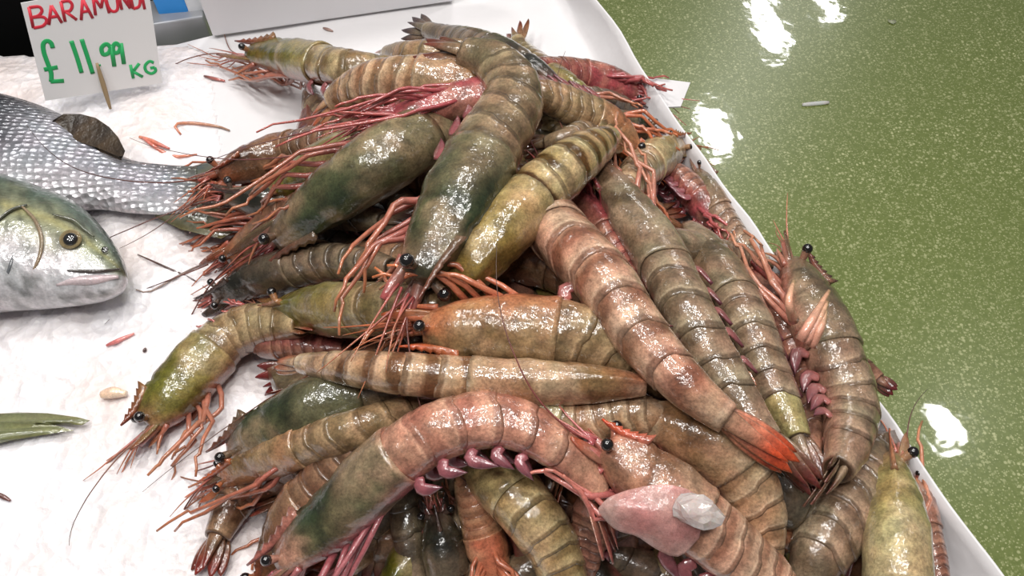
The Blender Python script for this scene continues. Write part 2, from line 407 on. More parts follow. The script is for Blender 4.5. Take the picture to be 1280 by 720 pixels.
            mb.grid(rows); mb.cap(rows[0]); mb.cap(rows[-1], True)
            mb.build('eye', EYE, stalk, base)
            # antenna base
            mb = MB(); a0 = p0-d0*(w*.12)+b0*(sg*w*.22)+t0*(.02*LEN); a1 = a0+f0*(LEN*.075)+b0*(sg*w*.12); a2 = a1+f0*(LEN*.04)-d0*(w*.05)
            mb.tube([a0, a0.lerp(a1, .5), a1, a1.lerp(a2, .5), a2], lambda u: w*(.2-.11*u), lambda u: mix(P[2], P[7], u), 8)
            mb.build('antenna_base', LIMB, root, base)
            if scales:
                mb = MB(); rows = []
                sc0 = a0+b0*(sg*w*.12)+d0*(w*.06); ln = LEN*.15
                for i in range(10):
                    u = i/9; ww = w*.3*max(.1, math.sin(PI*min(1, .15+.85*u))**.6); row = []
                    for k in range(8):
                        x, y = math.cos(2*PI*k/8), math.sin(2*PI*k/8)
                        q = sc0+f0*(ln*u)+b0*(sg*(w*.2*u)+x*ww*.55)+d0*(y*w*.04+x*ww*.5*(-sg)*.6)
                        row.append(mb.add(q, mix(mix(P[1], P[2], .5), P[6], sm(.3, 1, u)*.7)))
                    rows.append(row)
                mb.grid(rows); mb.cap(rows[0]); mb.cap(rows[-1], True); mb.build('antennal_scale', FLAP, root, base)
        # short feelers and long whips
        def strand(st, dirs, ln, r0, name, mat, c0, c1, n=16, curl=.5, droop=.35):
            mb = MB(); q = st.copy(); v = dirs.normalized(); pp = [q.copy()]
            ax = Vector((rng.uniform(-1, 1), rng.uniform(-1, 1), rng.uniform(-.4, .4)))
            for i in range(n):
                v = (v+ax*(curl/n)+Vector((rng.uniform(-1, 1), rng.uniform(-1, 1), rng.uniform(-1, 1)))*.04-Vector((0, 0, droop/n))).normalized()
                q = q+v*(ln/n)
                if q.z < .0035: q.z = .0035; v.z = max(v.z, 0)
                pp.append(q.copy())
            mb.tube(pp, lambda u: r0*(1-.75*u), lambda u: mix(c0, c1, u), 5); mb.build(name, mat, root, base)
        for k in range(7):
            strand(p0+f0*(LEN*.05)+b0*rng.uniform(-.3, .3)*w, f0+b0*rng.uniform(-.35, .35)-d0*rng.uniform(-.1, .35), LEN*rng.uniform(.1, .3), .0009, 'feeler', LIMB, P[7], P[8], 10)
        for k in range(6):
            strand(p0+t0*(LEN*.03)-d0*(w*.3)+b0*((k-2.5)*.16*w), f0-d0*rng.uniform(.05, .45)+b0*rng.uniform(-.2, .2), LEN*rng.uniform(.08, .15), .0021, 'mouthpart', LIMB, mix(P[7], P[2], .4), mix(P[8], P[2], .3), 8, .9)
        for k in range(whips):
            strand(p0+f0*(LEN*.1)+b0*((-1)**k*.3*w), f0+b0*((-1)**k*rng.uniform(.05, .6)), LEN*rng.uniform(.45, .95), .00055, 'antenna', WHIP, mix(P[7], P[4], .6), lin((70, 56, 48)), 22, 1.4)
    # ---- walking legs: hip under the carapace, knee, foot swept forward
    for k in range(legs):
        for sg in (-1, 1):
            s = .13+.042*k
            p, t, d, b = fr(s); f = -t
            hip = p-d*(w*.55)+b*(sg*w*.28)
            ll = leg_len*min(LEN, .23)*(.12+.035*k)*rng.uniform(.85, 1.2)
            sp1 = rng.uniform(.35, .8)*leg_spread
            knee = hip+f*(ll*rng.uniform(.35, .8))-d*(w*rng.uniform(.2, .75)*leg_spread)+b*(sg*w*sp1)
            foot = knee+f*(ll*rng.uniform(.5, 1.0)*curl_legs)-d*(w*rng.uniform(-.35, .5))+b*(sg*w*rng.uniform(-.4, .25)+rng.uniform(-.3, .3)*w)
            toe = foot+f*(ll*.32)-d*(w*rng.uniform(-.2, .4))+b*(w*rng.uniform(-.3, .3))
            for q in (knee, foot, toe): q.z = max(q.z, .005)
            pp = [hip, hip.lerp(knee, .5), knee.lerp(hip, .06), knee.lerp(foot, .06), knee.lerp(foot, .5), foot.lerp(knee, .06), foot.lerp(toe, .06), foot.lerp(toe, .55), toe]
            rr = w*rng.uniform(.055, .09)
            pp = [q+Vector((rng.uniform(-1, 1), rng.uniform(-1, 1), rng.uniform(-.3, 1)))*(.0016 if 0 < i_ < 8 else 0) for i_, q in enumerate(pp)]
            mb = MB(); mb.tube(pp, lambda u: rr*(1.15-.85*u)+.0003, lambda u: mix(mix(P[7], P[1], .25), P[8], u), 7)
            mb.build('leg', LIMB, root, base)
    # ---- swimmerets
    if pleo:
        for j in range(5):
            for sg in (-1, 1):
                s = (SEGS[j]+SEGS[j+1])/2
                p, t, d, b = fr(s); r = prof(s)
                o0 = p-d*(r*.6)+b*(sg*r*.5); o1 = o0-d*(r*.32)-t*(r*.12)+b*(sg*r*.1); o2 = o1-d*(r*.3)+t*(r*(.45+.4*rng.random()))
                for q in (o1, o2): q.z = max(q.z, .004)
                pp, _ = catmull([o0, o1, o2], 10)
                mb = MB(); mb.tube(pp, lambda u: (r*(.1+.1*math.sin(PI*min(1, .15+.8*u)))*(1.02-u**4), r*.07), lambda u: mix(mix(P[7], lin((150, 96, 96)), .6), lin((96, 52, 62)), u), 8, flat=t)
                mb.build('swimmeret', LIMB, root, base)
    return root

exec_list = []
def prawn(pts, w, phi, off, pal, label, **kw): exec_list.append((pts, w, phi, off, pal, label, kw))

# --- the prawns one can point to (head first)
prawn([(516, 352), (560, 272), (604, 190), (640, 125), (618, 82), (572, 66), (540, 50)], 104, 35, .022, 'green', 'large dark green prawn draped head-down over the top of the pile', scales=False, whips=1, leg_spread=.9)
prawn([(560, 372, -.02), (598, 322), (652, 260), (700, 216), (740, 186), (776, 164)], 86, 22, .014, 'yellow', 'yellow-brown banded prawn lying beside the large dark head-down prawn', band=1., head=False, legs=0, pleo=False, fan=.3)
prawn([(634, 216, -.06), (690, 282, -.016), (752, 348), (802, 420), (856, 480), (908, 522), (985, 572)], 86, 10, .016, 'pink', 'long straight pinkish prawn with orange tail tip running down the middle right', band=.8, head=False, legs=0, pleo=False, fan=.12)
prawn([(748, 208), (786, 262), (826, 320), (866, 400), (902, 462), (955, 540), (1012, 604)], 74, 35, .000, 'grey', 'grey-tan prawn directly right of the orange-tailed pinkish one', legs=4, whips=1, fan=.15)
prawn([(862, 285), (902, 345), (934, 402), (958, 460), (986, 522), (1020, 596)], 68, 20, -.006, 'grey', 'grey prawn with a pale yellow-green tail joint left of the tray-edge prawn', joint=(164, 152, 100), band=.3, head=False, legs=0, fan=.15)
prawn([(990, 330), (1005, 380), (1032, 440), (1056, 505), (1052, 565), (1030, 615)], 80, -95, .010, 'grey', 'grey prawn on its side along the tray edge, head up and pale legs raised', band=.15, whips=0, leg_spread=1.25)
prawn([(1112, 575), (1118, 640), (1122, 720), (1125, 830), (1120, 960), (1115, 1060)], 84, 0, .004, 'pale', 'pale yellow prawn seen from above at the bottom right corner of the pile', whips=1)
prawn([(1120, 555), (1085, 592), (1052, 640), (1022, 700), (1000, 770)], 98, 18, -.018, 'grey', 'thick grey prawn in the lower right, left of the pale yellow one', head=False, legs=0)
prawn([(800, 522), (858, 545), (914, 582), (944, 640), (942, 712), (930, 785)], 84, -48, -.012, 'tan', 'tan prawn bent downward beneath the orange tail tip', head=False, legs=3)
prawn([(752, 560), (800, 600), (855, 645), (912, 692), (972, 742), (1030, 800)], 96, -58, .012, 'pink', 'pale pink prawn at the bottom with orange snout pointing to upper left', whips=1)
prawn([(352, 708), (420, 655), (488, 588), (556, 542), (636, 534), (706, 574), (742, 622), (752, 690)], 88, -76, .014, 'rose', 'arched prawn with green head and rosy belly segments at the bottom centre', whips=1, leg_len=1.35, leg_spread=1.35)
prawn([(590, 500), (650, 514), (718, 530), (780, 520), (838, 528), (852, 566)], 74, -15, -.010, 'pale', 'pale yellow-green prawn tucked behind the arched rosy prawn', head=False, legs=0)
prawn([(810, 482), (730, 480), (640, 478), (562, 472), (490, 466), (412, 458), (345, 452)], 66, 8, .006, 'tan', 'straight banded tan prawn lying level across the centre of the pile', band=1., head=False, legs=0, fan=.12)
prawn([(345, 390), (390, 388), (440, 388), (505, 386), (570, 388, -.005), (650, 400, -.02), (720, 410, -.03)], 76, -5, -.006, 'olive', 'olive-yellow prawn pointing left under the large dark prawn\'s snout', legs=4, whips=2)
prawn([(528, 408), (570, 406), (642, 406), (722, 414), (790, 440, -.01), (850, 475, -.02), (915, 500, -.03)], 94, 62, .006, 'orange', 'orange-flanked prawn on its back edge with legs folded up in the centre', whips=1)
prawn([(186, 534), (212, 508), (250, 465), (292, 425), (340, 410), (400, 408)], 74, -76, -.004, 'olive', 'olive prawn whose snout sticks out farthest over the ice', whips=2, pleo=False)
prawn([(296, 570), (338, 545), (405, 512, -.008), (470, 492, -.026), (560, 474, -.025), (650, 470, -.045), (720, 470, -.05)], 84, -58, .0, 'green', 'dark green prawn with a toothed snout just below the straight banded one', whips=2)
prawn([(278, 600), (322, 580), (385, 558), (450, 536), (520, 510, -.02), (590, 490, -.04)], 58, -25, -.004, 'orange', 'orange-brown prawn with legs over the ice below the dark green one with the toothed snout', legs=4, whips=2)
prawn([(305, 418), (345, 424), (390, 430, -.01), (450, 436, -.03)], 50, 140, -.010, 'red', 'small reddish upturned prawn between the olive-yellow one and the straight banded one', whips=1, leg_len=1.1, pleo=False)
prawn([(490, 520), (425, 545), (352, 582), (300, 618), (254, 712)], 76, 20, -.022, 'brown', 'brown prawn with dark red tail fan hanging over the ice at lower left', head=False, legs=0, fan=.3)
prawn([(338, 735), (372, 662), (420, 600), (480, 545), (545, 505)], 84, -30, -.018, 'brown', 'dull brown prawn left of the arched rosy prawn, head off the bottom', whips=1)
prawn([(312, 70), (350, 75), (400, 84), (445, 92, -.005), (520, 98, -.025), (600, 104, -.035)], 54, -66, -.004, 'olive', 'olive prawn at the far left top of the pile, facing left over paper', whips=2)
prawn([(640, 132), (590, 116), (530, 105), (470, 106), (425, 122), (392, 148)], 70, 48, .002, 'tan', 'pale tan curled prawn behind the pink leg bundle at the top left', head=False, legs=0)
prawn([(480, 150), (525, 138), (580, 124), (640, 112), (700, 105, -.02)], 54, 165, .008, 'red', 'upturned prawn showing a bundle of long pink legs at upper left', whips=2, pleo=False, leg_spread=.6, leg_len=1.35)
prawn([(345, 296), (380, 268), (430, 230), (485, 192), (550, 160, -.02), (630, 130, -.05), (690, 120, -.06)], 88, 55, .006, 'green', 'glossy dark green prawn just left of the large head-down prawn', whips=2, leg_spread=.8, leg_len=1.0)
prawn([(330, 250), (372, 224), (425, 196), (490, 166, -.01), (560, 140, -.03), (620, 130, -.04)], 64, 15, -.004, 'olive', 'yellow-green prawn between the pink leg bundle and the glossy dark green one', whips=1)
prawn([(272, 222, .026), (310, 207, .016), (370, 190), (432, 176), (490, 160)], 58, -20, -.014, 'brown', 'brown-orange prawn whose head lies over the upper fish tail', leg_len=1.3, leg_spread=.8, whips=2)
prawn([(284, 246, .036), (322, 252, .026), (390, 262), (450, 272), (510, 280)], 52, -10, -.024, 'dark', 'dark purplish prawn touching the tip of the fish tail', leg_len=1.3, leg_spread=.8, whips=1)
prawn([(284, 322), (326, 294), (392, 254), (450, 232), (500, 220)], 58, 60, -.012, 'brown', 'brown prawn with translucent head below the fish tail tip', leg_len=1.3, leg_spread=.8, whips=2)
prawn([(272, 372), (326, 348), (400, 330), (470, 332), (520, 345)], 56, -20, -.012, 'dark', 'dark spiky-headed prawn on the left side just above the olive-yellow one', leg_len=1.3, leg_spread=.8, whips=2)
prawn([(400, 325), (450, 325), (510, 325), (570, 330), (620, 335)], 52, 10, -.030, 'brown', 'brown prawn glimpsed in the dark gap left of the large prawn\'s snout', whips=0)
prawn([(668, 112), (630, 92), (585, 72), (530, 70), (468, 66)], 48, 20, -.012, 'orange', 'small prawn with orange tail pointing left at the top of the pile', head=False, legs=0, fan=.3)
prawn([(700, 112), (650, 85), (605, 62), (560, 48), (510, 28)], 52, 10, -.004, 'dark', 'dark prawn at the very top of the pile with its tail toward the white board', head=False, legs=0, fan=.4)
prawn([(760, 150), (715, 118), (680, 92), (655, 66), (640, 34)], 48, -30, -.010, 'olive', 'olive prawn with a raised red tail fan at the top of the pile', head=False, legs=2, fan=.5)
prawn([(806, 118), (768, 106), (725, 96), (675, 90), (630, 86)], 50, 160, -.006, 'red', 'red-legged upturned prawn at the top right corner of the pile', whips=0, pleo=False, leg_spread=.6)
prawn([(795, 138), (755, 132), (715, 126), (660, 120)], 44, 10, -.016, 'dark', 'dark green prawn underneath the red-legged one at the top right', whips=0)
prawn([(796, 192), (756, 156), (716, 134), (680, 118), (640, 112)], 58, -35, .000, 'orange', 'orange-headed prawn right of the large head-down prawn\'s curved back', whips=0)
prawn([(850, 185), (836, 192), (812, 206), (788, 232), (770, 270)], 56, 25, -.004, 'pale', 'short pale yellow-green prawn near the upper part of the tray edge', whips=0)
prawn([(912, 288), (888, 266), (862, 240), (834, 214), (800, 196)], 48, 120, -.010, 'red', 'purplish upturned prawn beside the tray edge above the dark tail fan', whips=0, pleo=True)
prawn([(800, 300), (835, 305), (880, 314), (925, 322), (984, 334)], 48, 15, -.004, 'grey', 'greyish prawn with dark tail fan reaching the raised head at the edge', head=False, legs=0, fan=.4)
prawn([(822, 290), (848, 335), (878, 390), (905, 440), (940, 500)], 40, 165, -.014, 'orange', 'upturned prawn with long orange legs strung down the right side', whips=2, pleo=False, curl_legs=1.2, leg_len=2.0, leg_spread=.6)
prawn([(700, 232), (742, 270), (780, 330), (815, 390)], 56, 110, -.018, 'red', 'reddish prawn glimpsed between the two long straight prawns', whips=1)
prawn([(935, 345), (972, 405), (998, 475), (1012, 545), (1010, 600)], 52, -40, -.012, 'red', 'purplish prawn squeezed between the pale-jointed one and the tray-edge one', legs=3, whips=0)
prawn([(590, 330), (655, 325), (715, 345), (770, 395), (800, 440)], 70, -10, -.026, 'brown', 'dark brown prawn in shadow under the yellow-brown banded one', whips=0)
prawn([(580, 545, -.035), (618, 592, -.016), (656, 634), (690, 684), (712, 745), (722, 810)], 84, 0, -.012, 'yellow', 'olive-yellow prawn under the pink swimmerets at the bottom centre', head=False, legs=0)
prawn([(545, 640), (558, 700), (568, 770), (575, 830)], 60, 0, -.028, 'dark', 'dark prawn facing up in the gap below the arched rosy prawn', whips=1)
prawn([(622, 735), (612, 695), (600, 655), (588, 610), (575, 560)], 56, 172, -.026, 'orange', 'upturned prawn with orange legs at the bottom edge below the arch', whips=0, pleo=False, leg_len=1.2)
prawn([(812, 168), (786, 160), (748, 166), (705, 176), (660, 186, -.02)], 48, 15, -.010, 'green', 'dark greenish prawn between the orange-headed one and the short pale one', whips=0)
prawn([(874, 214), (884, 244), (908, 284), (938, 324), (960, 360, -.02)], 40, -60, -.006, 'grey', 'slim grey prawn hugging the rim, its orange feelers beside the short pale one', whips=0, leg_len=.8)
prawn([(1142, 600), (1150, 650), (1165, 705), (1180, 770)], 40, -70, -.006, 'red', 'pinkish prawn against the white rim at the lower right', whips=1)
prawn([(970, 410), (1015, 430), (1055, 450), (1085, 466), (1116, 488)], 44, 0, -.012, 'red', 'prawn with a dark red tail poking past the tray edge', head=False, legs=0, fan=.25)
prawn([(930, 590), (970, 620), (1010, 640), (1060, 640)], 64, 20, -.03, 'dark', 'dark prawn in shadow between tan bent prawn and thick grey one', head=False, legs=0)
prawn([(800, 640), (770, 640), (745, 640), (735, 690), (730, 740)], 56, 40, -.02, 'red', 'purplish tail showing between the arched and the pale pink prawns', head=False, legs=0, fan=.4)

made = {}
for i, (pts, w_, phi, off, pal, label, kw) in enumerate(exec_list):
    made[label] = build_prawn(pts, w_, phi, off, pal, label, i+1, **kw)

# pale raised legs of the prawn on the tray edge
r6 = next(o for l, o in made.items() if 'pale legs raised' in l)
for a, m_, b in (((1000, 425), (1016, 398), (1036, 364)), ((1006, 428), (1022, 402), (1034, 378)), ((1014, 432), (1026, 410), (1032, 390)), ((992, 400), (986, 378), (992, 352))):
    pp, _ = catmull([lift(a[0], a[1], .028), lift(m_[0], m_[1], .04), lift(b[0], b[1], .042)], 10)
    mb = MB(); mb.tube(pp, lambda u: .0026*(1-.7*u)+.0004, lambda u: mix(lin((206, 150, 130)), lin((216, 170, 136)), u), 7); tag(mb.build('leg', LIMB, r6, r6.location), 'pale raised leg')
# torn translucent flap of shell on the pale pink prawn
r10 = next(o for l, o in made.items() if l.startswith('pale pink prawn'))
mb = MB(); top_ = resample([(748, 636), (762, 622), (790, 612), (830, 606), (866, 616), (880, 640)], 18); bot_ = resample([(748, 640), (768, 660), (800, 672), (830, 690), (852, 694), (874, 672)], 18)
for sd in (.0008, -.0008):
    rows = []
    for i, ((xa, ya), (xb, yb)) in enumerate(zip(top_, bot_)):
        row = []
        for k in range(8):
            u = k/7; x, y = xa+(xb-xa)*u, ya+(yb-ya)*u
            p = lift(x, y, .036+.008*math.sin(u*PI)*math.sin(i/17*PI)); p += Vector((0, 0, sd+.0015*noise.noise(p*120)))
            row.append(mb.add(p, mix(lin((196, 164, 154)), lin((206, 140, 136)), .5+.8*noise.noise(p*70))))
        rows.append(row)
    mb.grid(rows, False)
tag(mb.build('shell_flap', FLAP, r10, r10.location), 'torn translucent pink shell flap')
# --- buried prawns: only slivers of them show
rng = random.Random(5)
pals = ['brown', 'dark', 'grey', 'red', 'brown', 'olive', 'tan']
cells = []
for px, py in [(x, y) for y in range(80, 760, 56) for x in range(290, 1180, 105)]:
    x = px+rng.uniform(-25, 25)+((py//56) % 2)*50; y = py+rng.uniform(-15, 15)
    g = at(x, y, .045)
    d = dist_in(g.to_2d())
    if d > .062 and x < 1130-(760-y)*.5+60: cells.append((g, d))
for i, (g, d) in enumerate(cells):
    z = max(.017, S(g)-.048-.012*rng.random())
    a = rng.uniform(0, 2*PI); ln = min(.11, .05+d*.7)
    v = Vector((math.cos(a), math.sin(a), 0)); sd = Vector((-v.y, v.x, 0))*rng.uniform(-.03, .03)
    pts = [Vector((g.x, g.y, z))-v*ln-sd, Vector((g.x, g.y, z+.004)), Vector((g.x, g.y, z))+v*ln-sd]
    c_ = pts[1]
    for k_ in (0, 2):
        for _ in range(8):
            if dist_in(pts[k_].to_2d()) < .03: pts[k_] = pts[k_].lerp(c_, .2)
    if (pts[2]-pts[0]).length < .09: continue
    for q in pts: q.z = max(.016, min(q.z, S(q)-.03))
    build_prawn(pts, 60, rng.uniform(-90, 90), 0, pals[i % 7], 'prawn buried in the pile, only slivers of shell showing between the others', 200+i, legs=0, whips=0, scales=False, pleo=False, head=False, group='buried prawns under the top layer')

# ------------------------------------------------------------------ the paper-lined tray
RIM = [(700, -60), (742, 0), (775, 40), (800, 85), (824, 122), (880, 198), (960, 310), (1030, 408), (1100, 506), (1175, 612), (1250, 720), (1340, 850), (1400, 940)]
INN = [(660, -60), (706, 0), (716, 30), (748, 90), (772, 135), (828, 215), (905, 330), (975, 430), (1042, 530), (1112, 640), (1180, 745), (1260, 870), (1320, 960)]
NE = 70
rim = [at(x, y, .034) for x, y in resample(RIM, NE)]; inn = [at(x, y, .001) for x, y in resample(INN, NE)]
edir = (rim[-1]-rim[12]); edir.z = 0; edir.normalize(); eout = Vector((-edir.y, edir.x, 0))
if eout.x < 0: eout = -eout
BL = at(268, 34, 0); BD = at(706, -18, 0)-BL; BN = Vector((-BD.y, BD.x, 0)).normalized()
mb = MB(); rows = []
for i in range(NE):
    r, q = rim[i], inn[i]; row = []
    nz = lambda p, k=18, a=.0025: Vector((0, 0, a*noise.noise(p*k)))
    left = q-eout*.62
    for u in [0, .1, .2, .3, .4, .5, .6, .7, .8, .88, .94, .98, 1.]:
        p = left.lerp(q, u); over = (p-BL).dot(BN)
        if over > 0: p = p-edir*(over/edir.dot(BN))
        p.x += 0; row.append(mb.add(p+nz(p)*min(1, (1.02-u)*10)))
    for u in (.15, .3, .5, .7, .85, 1.):
        p = q.lerp(r, u); p.z = .001+.033*(u**1.6)
        p = p+eout*(.002*noise.noise(p*25)*u); row.append(mb.add(p))
    for dx, dz in ((.0012, .0004), (.002, -.001), (.0022, -.01), (.0026, -.05)):
        p = r+eout*dx+Vector((0, 0, dz)); p = p+eout*(.002*noise.noise(r*25)); row.append(mb.add(p))
    rows.append(row)
mb.grid(rows, False)
pl = mb.build('paper_lining', PAPER, None, (0, 0, 0))
tag(pl, 'white paper lining under the prawns, folded up along the tray edge', 'paper')
# loose corner of the lining
mb = MB()
ca_, cb_, cc_, cd_ = at(806, 96, .03), at(863, 103, .022), at(851, 133, .022), at(826, 134, .026)
top = [mb.add(p) for p in (ca_, cb_, cc_, cd_)]; bot = [mb.add(p-Vector((0, 0, .0012))) for p in (ca_, cb_, cc_, cd_)]
mb.f += [tuple(top[::-1]), tuple(bot)]+[(top[i], top[(i+1) % 4], bot[(i+1) % 4], bot[i]) for i in range(4)]
mb.build('paper_corner', PAPER, pl, None, smooth=False)

def box(mb, o, ax, ay, az):
    ids = [mb.add(o+ax*i+ay*j+az*k) for k in (0, 1) for j in (0, 1) for i in (0, 1)]
    for f in ((0, 2, 3, 1), (4, 5, 7, 6), (0, 1, 5, 4), (2, 6, 7, 3), (0, 4, 6, 2), (1, 3, 7, 5)): mb.f.append(tuple(ids[i] for i in f))
def bevel(o, w=.002, seg=2):
    m = o.modifiers.new('bevel', 'BEVEL'); m.width = w; m.segments = seg; m.limit_method = 'ANGLE'; return o
Z = Vector((0, 0, 1))
# counter below the tray
fr0 = rim[-1]-eout*.004; bk0 = rim[10]-eout*.004
mb = MB()
wid = 1.25; ln_ = (fr0-bk0).length+.02
o0 = Vector((fr0.x, fr0.y, -.11))
box(mb, o0-eout*wid, eout*wid, -edir*ln_, Z*.095)
ct = empty('display_counter', (o0.x-.5, o0.y+.3, FLOOR_Z)); tag(ct, 'pale display counter carrying the paper, ice and seafood', 'counter')
org = ct.location.copy()
bevel(mb.build('tray_base', STEEL, ct, org, smooth=False))
mb = MB(); q = Vector((fr0.x, fr0.y, FLOOR_Z))-eout*.05-edir*.03
box(mb, q-eout*(wid-.1), eout*(wid-.1), -edir*(ln_-.08), Z*(-FLOOR_Z-.11)); bevel(mb.build('cabinet', CABINET, ct, org, smooth=False), .004)

# ------------------------------------------------------------------ crushed ice
IB = [(-420, 40), (-200, 60), (0, 78), (120, 74), (215, 62), (246, 70), (250, 130), (262, 220), (300, 330), (330, 450), (320, 560), (330, 660), (340, 780), (330, 900), (-420, 900)]
IBW = [at(x, y, .004).to_2d() for x, y in IB]
def inside_poly(p, poly):
    ins = False; dm = 9.; n = len(poly)
    for i in range(n):
        a, b = poly[i], poly[(i+1) % n]; ab = b-a; t = max(0, min(1, (p-a).dot(ab)/ab.length_squared)); dm = min(dm, (p-a-ab*t).length)
        if (a.y > p.y) != (b.y > p.y) and p.x < (b.x-a.x)*(p.y-a.y)/(b.y-a.y)+a.x: ins = not ins
    return dm if ins else -dm
x0, x1 = min(p.x for p in IBW), max(p.x for p in IBW); y0, y1 = min(p.y for p in IBW), max(p.y for p in IBW)
x0 = max(x0, -.62)
mb = MB(); NX, NY = 190, 210; rows = []
def ice_z(x, y):
    d = inside_poly(Vector((x, y)), IBW)
    p = Vector((x, y, 0))
    h = .010*sm(-.01, .05, d)+.0035*noise.fractal(p*22, .6, 2., 4)*sm(-.01, .03, d)+.0016*noise.noise(p*120)*sm(0, .02, d)+.0012*noise.noise(p*260)*sm(0, .02, d)
    return .001+h if d > -.012 else -.004
for j in range(NY):
    row = []
    for i in range(NX):
        x = x0+(x1+.01-x0)*i/(NX-1); y = y0+(y1+.01-y0)*j/(NY-1)
        row.append(mb.add((x, y, ice_z(x, y))))
    rows.append(row)
mb.grid(rows, False)
mb.f = [f for f in mb.f if any(mb.v[i].z > -.003 for i in f)]
tag(mb.build('crushed_ice', ICE, None, (0, 0, 0)), 'bed of white crushed ice under the fish left of the prawns', 'ice', kind='stuff')

# ------------------------------------------------------------------ fish
def fish_body(root, base, top, bot, zc, thick, colf, mat, name='body', n=60, seg=36, endcap=(.05, .05)):
    """top, bot: outline pixel rows from one end to the other; the flank lies up"""
    T_ = resample(top, n); B_ = resample(bot, n); mb = MB(); rows = []
    for i in range(n):
        u = i/(n-1)
        a, b = at(*T_[i], zc), at(*B_[i], zc); c = (a+b)/2; v = (a-b)/2; h = v.length
        th = thick(u, h)
        row = []
        for k in range(seg):
            ang = 2*PI*k/seg; q = c+v*math.cos(ang)+Z*(th*(math.sin(ang)))
            q.z = max(q.z, .012)
            row.append(mb.add(q, colf(u, ang, q)))
        rows.append(row)
    mb.grid(rows); mb.cap(rows[0]); mb.cap(rows[-1], True)
    return mb.build(name, mat, root, base)
def fin(root, base, outline, ctr, zc, dz, cols, name, mat, thick=.0012, parent_=None):
    """fan of rays from ctr to an outline, with thickness"""
    mb = MB(); n = len(outline); nr = 8; c0 = [at(*p, zc) for p in ctr]
    for side in (1, -1):
        rows = []
        for i, (x, y) in enumerate(outline):
            e = at(x, y, zc+dz); s = c0[min(len(c0)-1, int(i/(n-1)*(len(c0)-1)+.5))]
            row = []
            for k in range(nr):
                u = k/(nr-1); q = s.lerp(e, u)+Z*(side*thick*(1.1-u)+.0011*(1 if i % 2 else -1)*(.3+.7*u)*(1-.6*u))
                row.append(mb.add(q, mix(mix(cols[0], cols[1], u), cols[2], .5*(i % 2))))
            rows.append(row)
        mb.grid(rows, False)
    return mb.build(name, mat, root, base)
silver, dgrey, belly = lin((172, 174, 184)), lin((58, 60, 64)), lin((206, 206, 212))
# upper fish
base = at(60, 190, .0)
fa_ = empty('fish', base); tag(fa_, 'silver scaled fish lying at the back with its tail toward the prawns', 'fish', 'whole fish on the ice')
topA = [(-330, 120), (-150, 112), (-40, 118), (20, 128), (75, 146), (120, 172), (160, 200), (205, 206), (246, 208)]
botA = [(-330, 268), (-150, 282), (-40, 276), (20, 268), (75, 262), (120, 258), (160, 264), (205, 268), (246, 264)]
def colA(u, ang, q):
    c = math.cos(ang)         # 1 = back
    k = noise.noise(q*60)
    col = mix(silver, belly, sm(-.2, -.8, c)); col = mix(col, dgrey, sm(.3, .95, c+.2*k)*.75)
    col = mix(col, dgrey, sm(.7, .57, u)*.85*sm(-.7, -.1, c))
    col = mix(col, lin((92, 98, 80)), sm(.93, 1., u)*.7)
    return col
fish_body(fa_, base, topA, botA, .026, lambda u, h: min(.03, h*.5)*(.15+.85*sm(1.0, .8, u)), colA, SCALES)
fin(fa_, base, [(250, 204), (270, 203), (292, 206), (300, 215), (296, 228), (288, 240), (284, 252), (288, 262), (292, 276), (290, 292), (276, 298), (250, 293), (225, 286), (195, 272)], [(232, 212), (232, 225), (228, 240), (222, 252), (190, 262)], .026, -.004,
    (lin((92, 96, 84)), lin((98, 92, 58)), lin((52, 58, 50))), 'tail_fin', FLESH)
fin(fa_, base, [(66, 150), (80, 143), (100, 142), (120, 148), (136, 158), (148, 172), (156, 188), (154, 196)], [(62, 160), (90, 176), (120, 186), (150, 198)], .042, .006, (lin((58, 48, 38)), lin((40, 33, 28)), lin((84, 68, 48))), 'dorsal_fin', wet('fish_fin', rough=.5, coat=.25, coat_r=.2, sss=0, bump=.9, bscale=260, bdist=.002), .0016)
# lower fish
base = at(60, 320, .0)
fb_ = empty('fish', base); tag(fb_, 'fish in front with its greenish head and closed mouth pointing right', 'fish', 'whole fish on the ice')
topB = [(-330, 232), (-150, 214), (-60, 214), (0, 224), (50, 238), (95, 256), (120, 276), (140, 300), (153, 322), (158, 338), (159, 344)]
botB = [(-330, 402), (-150, 398), (-60, 388), (0, 382), (50, 380), (95, 377), (120, 374), (140, 369), (151, 363), (157, 356), (159, 350)]
def colB(u, ang, q):
    c = math.cos(ang); k = noise.noise(q*70); k2 = noise.noise(q*160)
    col = mix(lin((150, 156, 128)), lin((204, 202, 206)), sm(.0, -.6, c+.2*k))
    col = mix(col, lin((84, 104, 94)), sm(.3, .7, c+.2*k)*.95)
    col = mix(col, lin((182, 176, 112)), sm(.12, .0, abs(c-.15))*.5)
    col = mix(col, lin((60, 66, 58)), sm(.05, .45, k2+.4*k)*.6)
    col = mix(col, lin((58, 56, 50)), sm(.93, 1., u)*.8*sm(-.5, .2, c))
    col = mix(col, silver, sm(.66, .55, u)*.6)
    return col
ZB = .034
def thB(u, h): return min(.036, h*.62)
fish_body(fb_, base, topB, botB, ZB, thB, colB, HEADSKIN, 'body', 80, 40)
def flank(px, py, extra=0.):
    """point on the upper flank of the lower fish under a pixel"""
    z = ZB
    tb = resample(topB, 200); bb = resample(botB, 200)
    for _ in range(8):
        best = min(range(200), key=lambda i: abs((tb[i][0]+bb[i][0])/2-px))
        a, b = at(*tb[best], ZB), at(*bb[best], ZB); c = (a+b)/2; v = (a-b)/2
        q = at(px, py, z); k = max(-.98, min(.98, (q-c).dot(v)/v.length_squared))
        z = .5*z+.5*(ZB+thB(best/199, v.length)*math.sqrt(1-k*k))
    return at(px, py, z+extra)
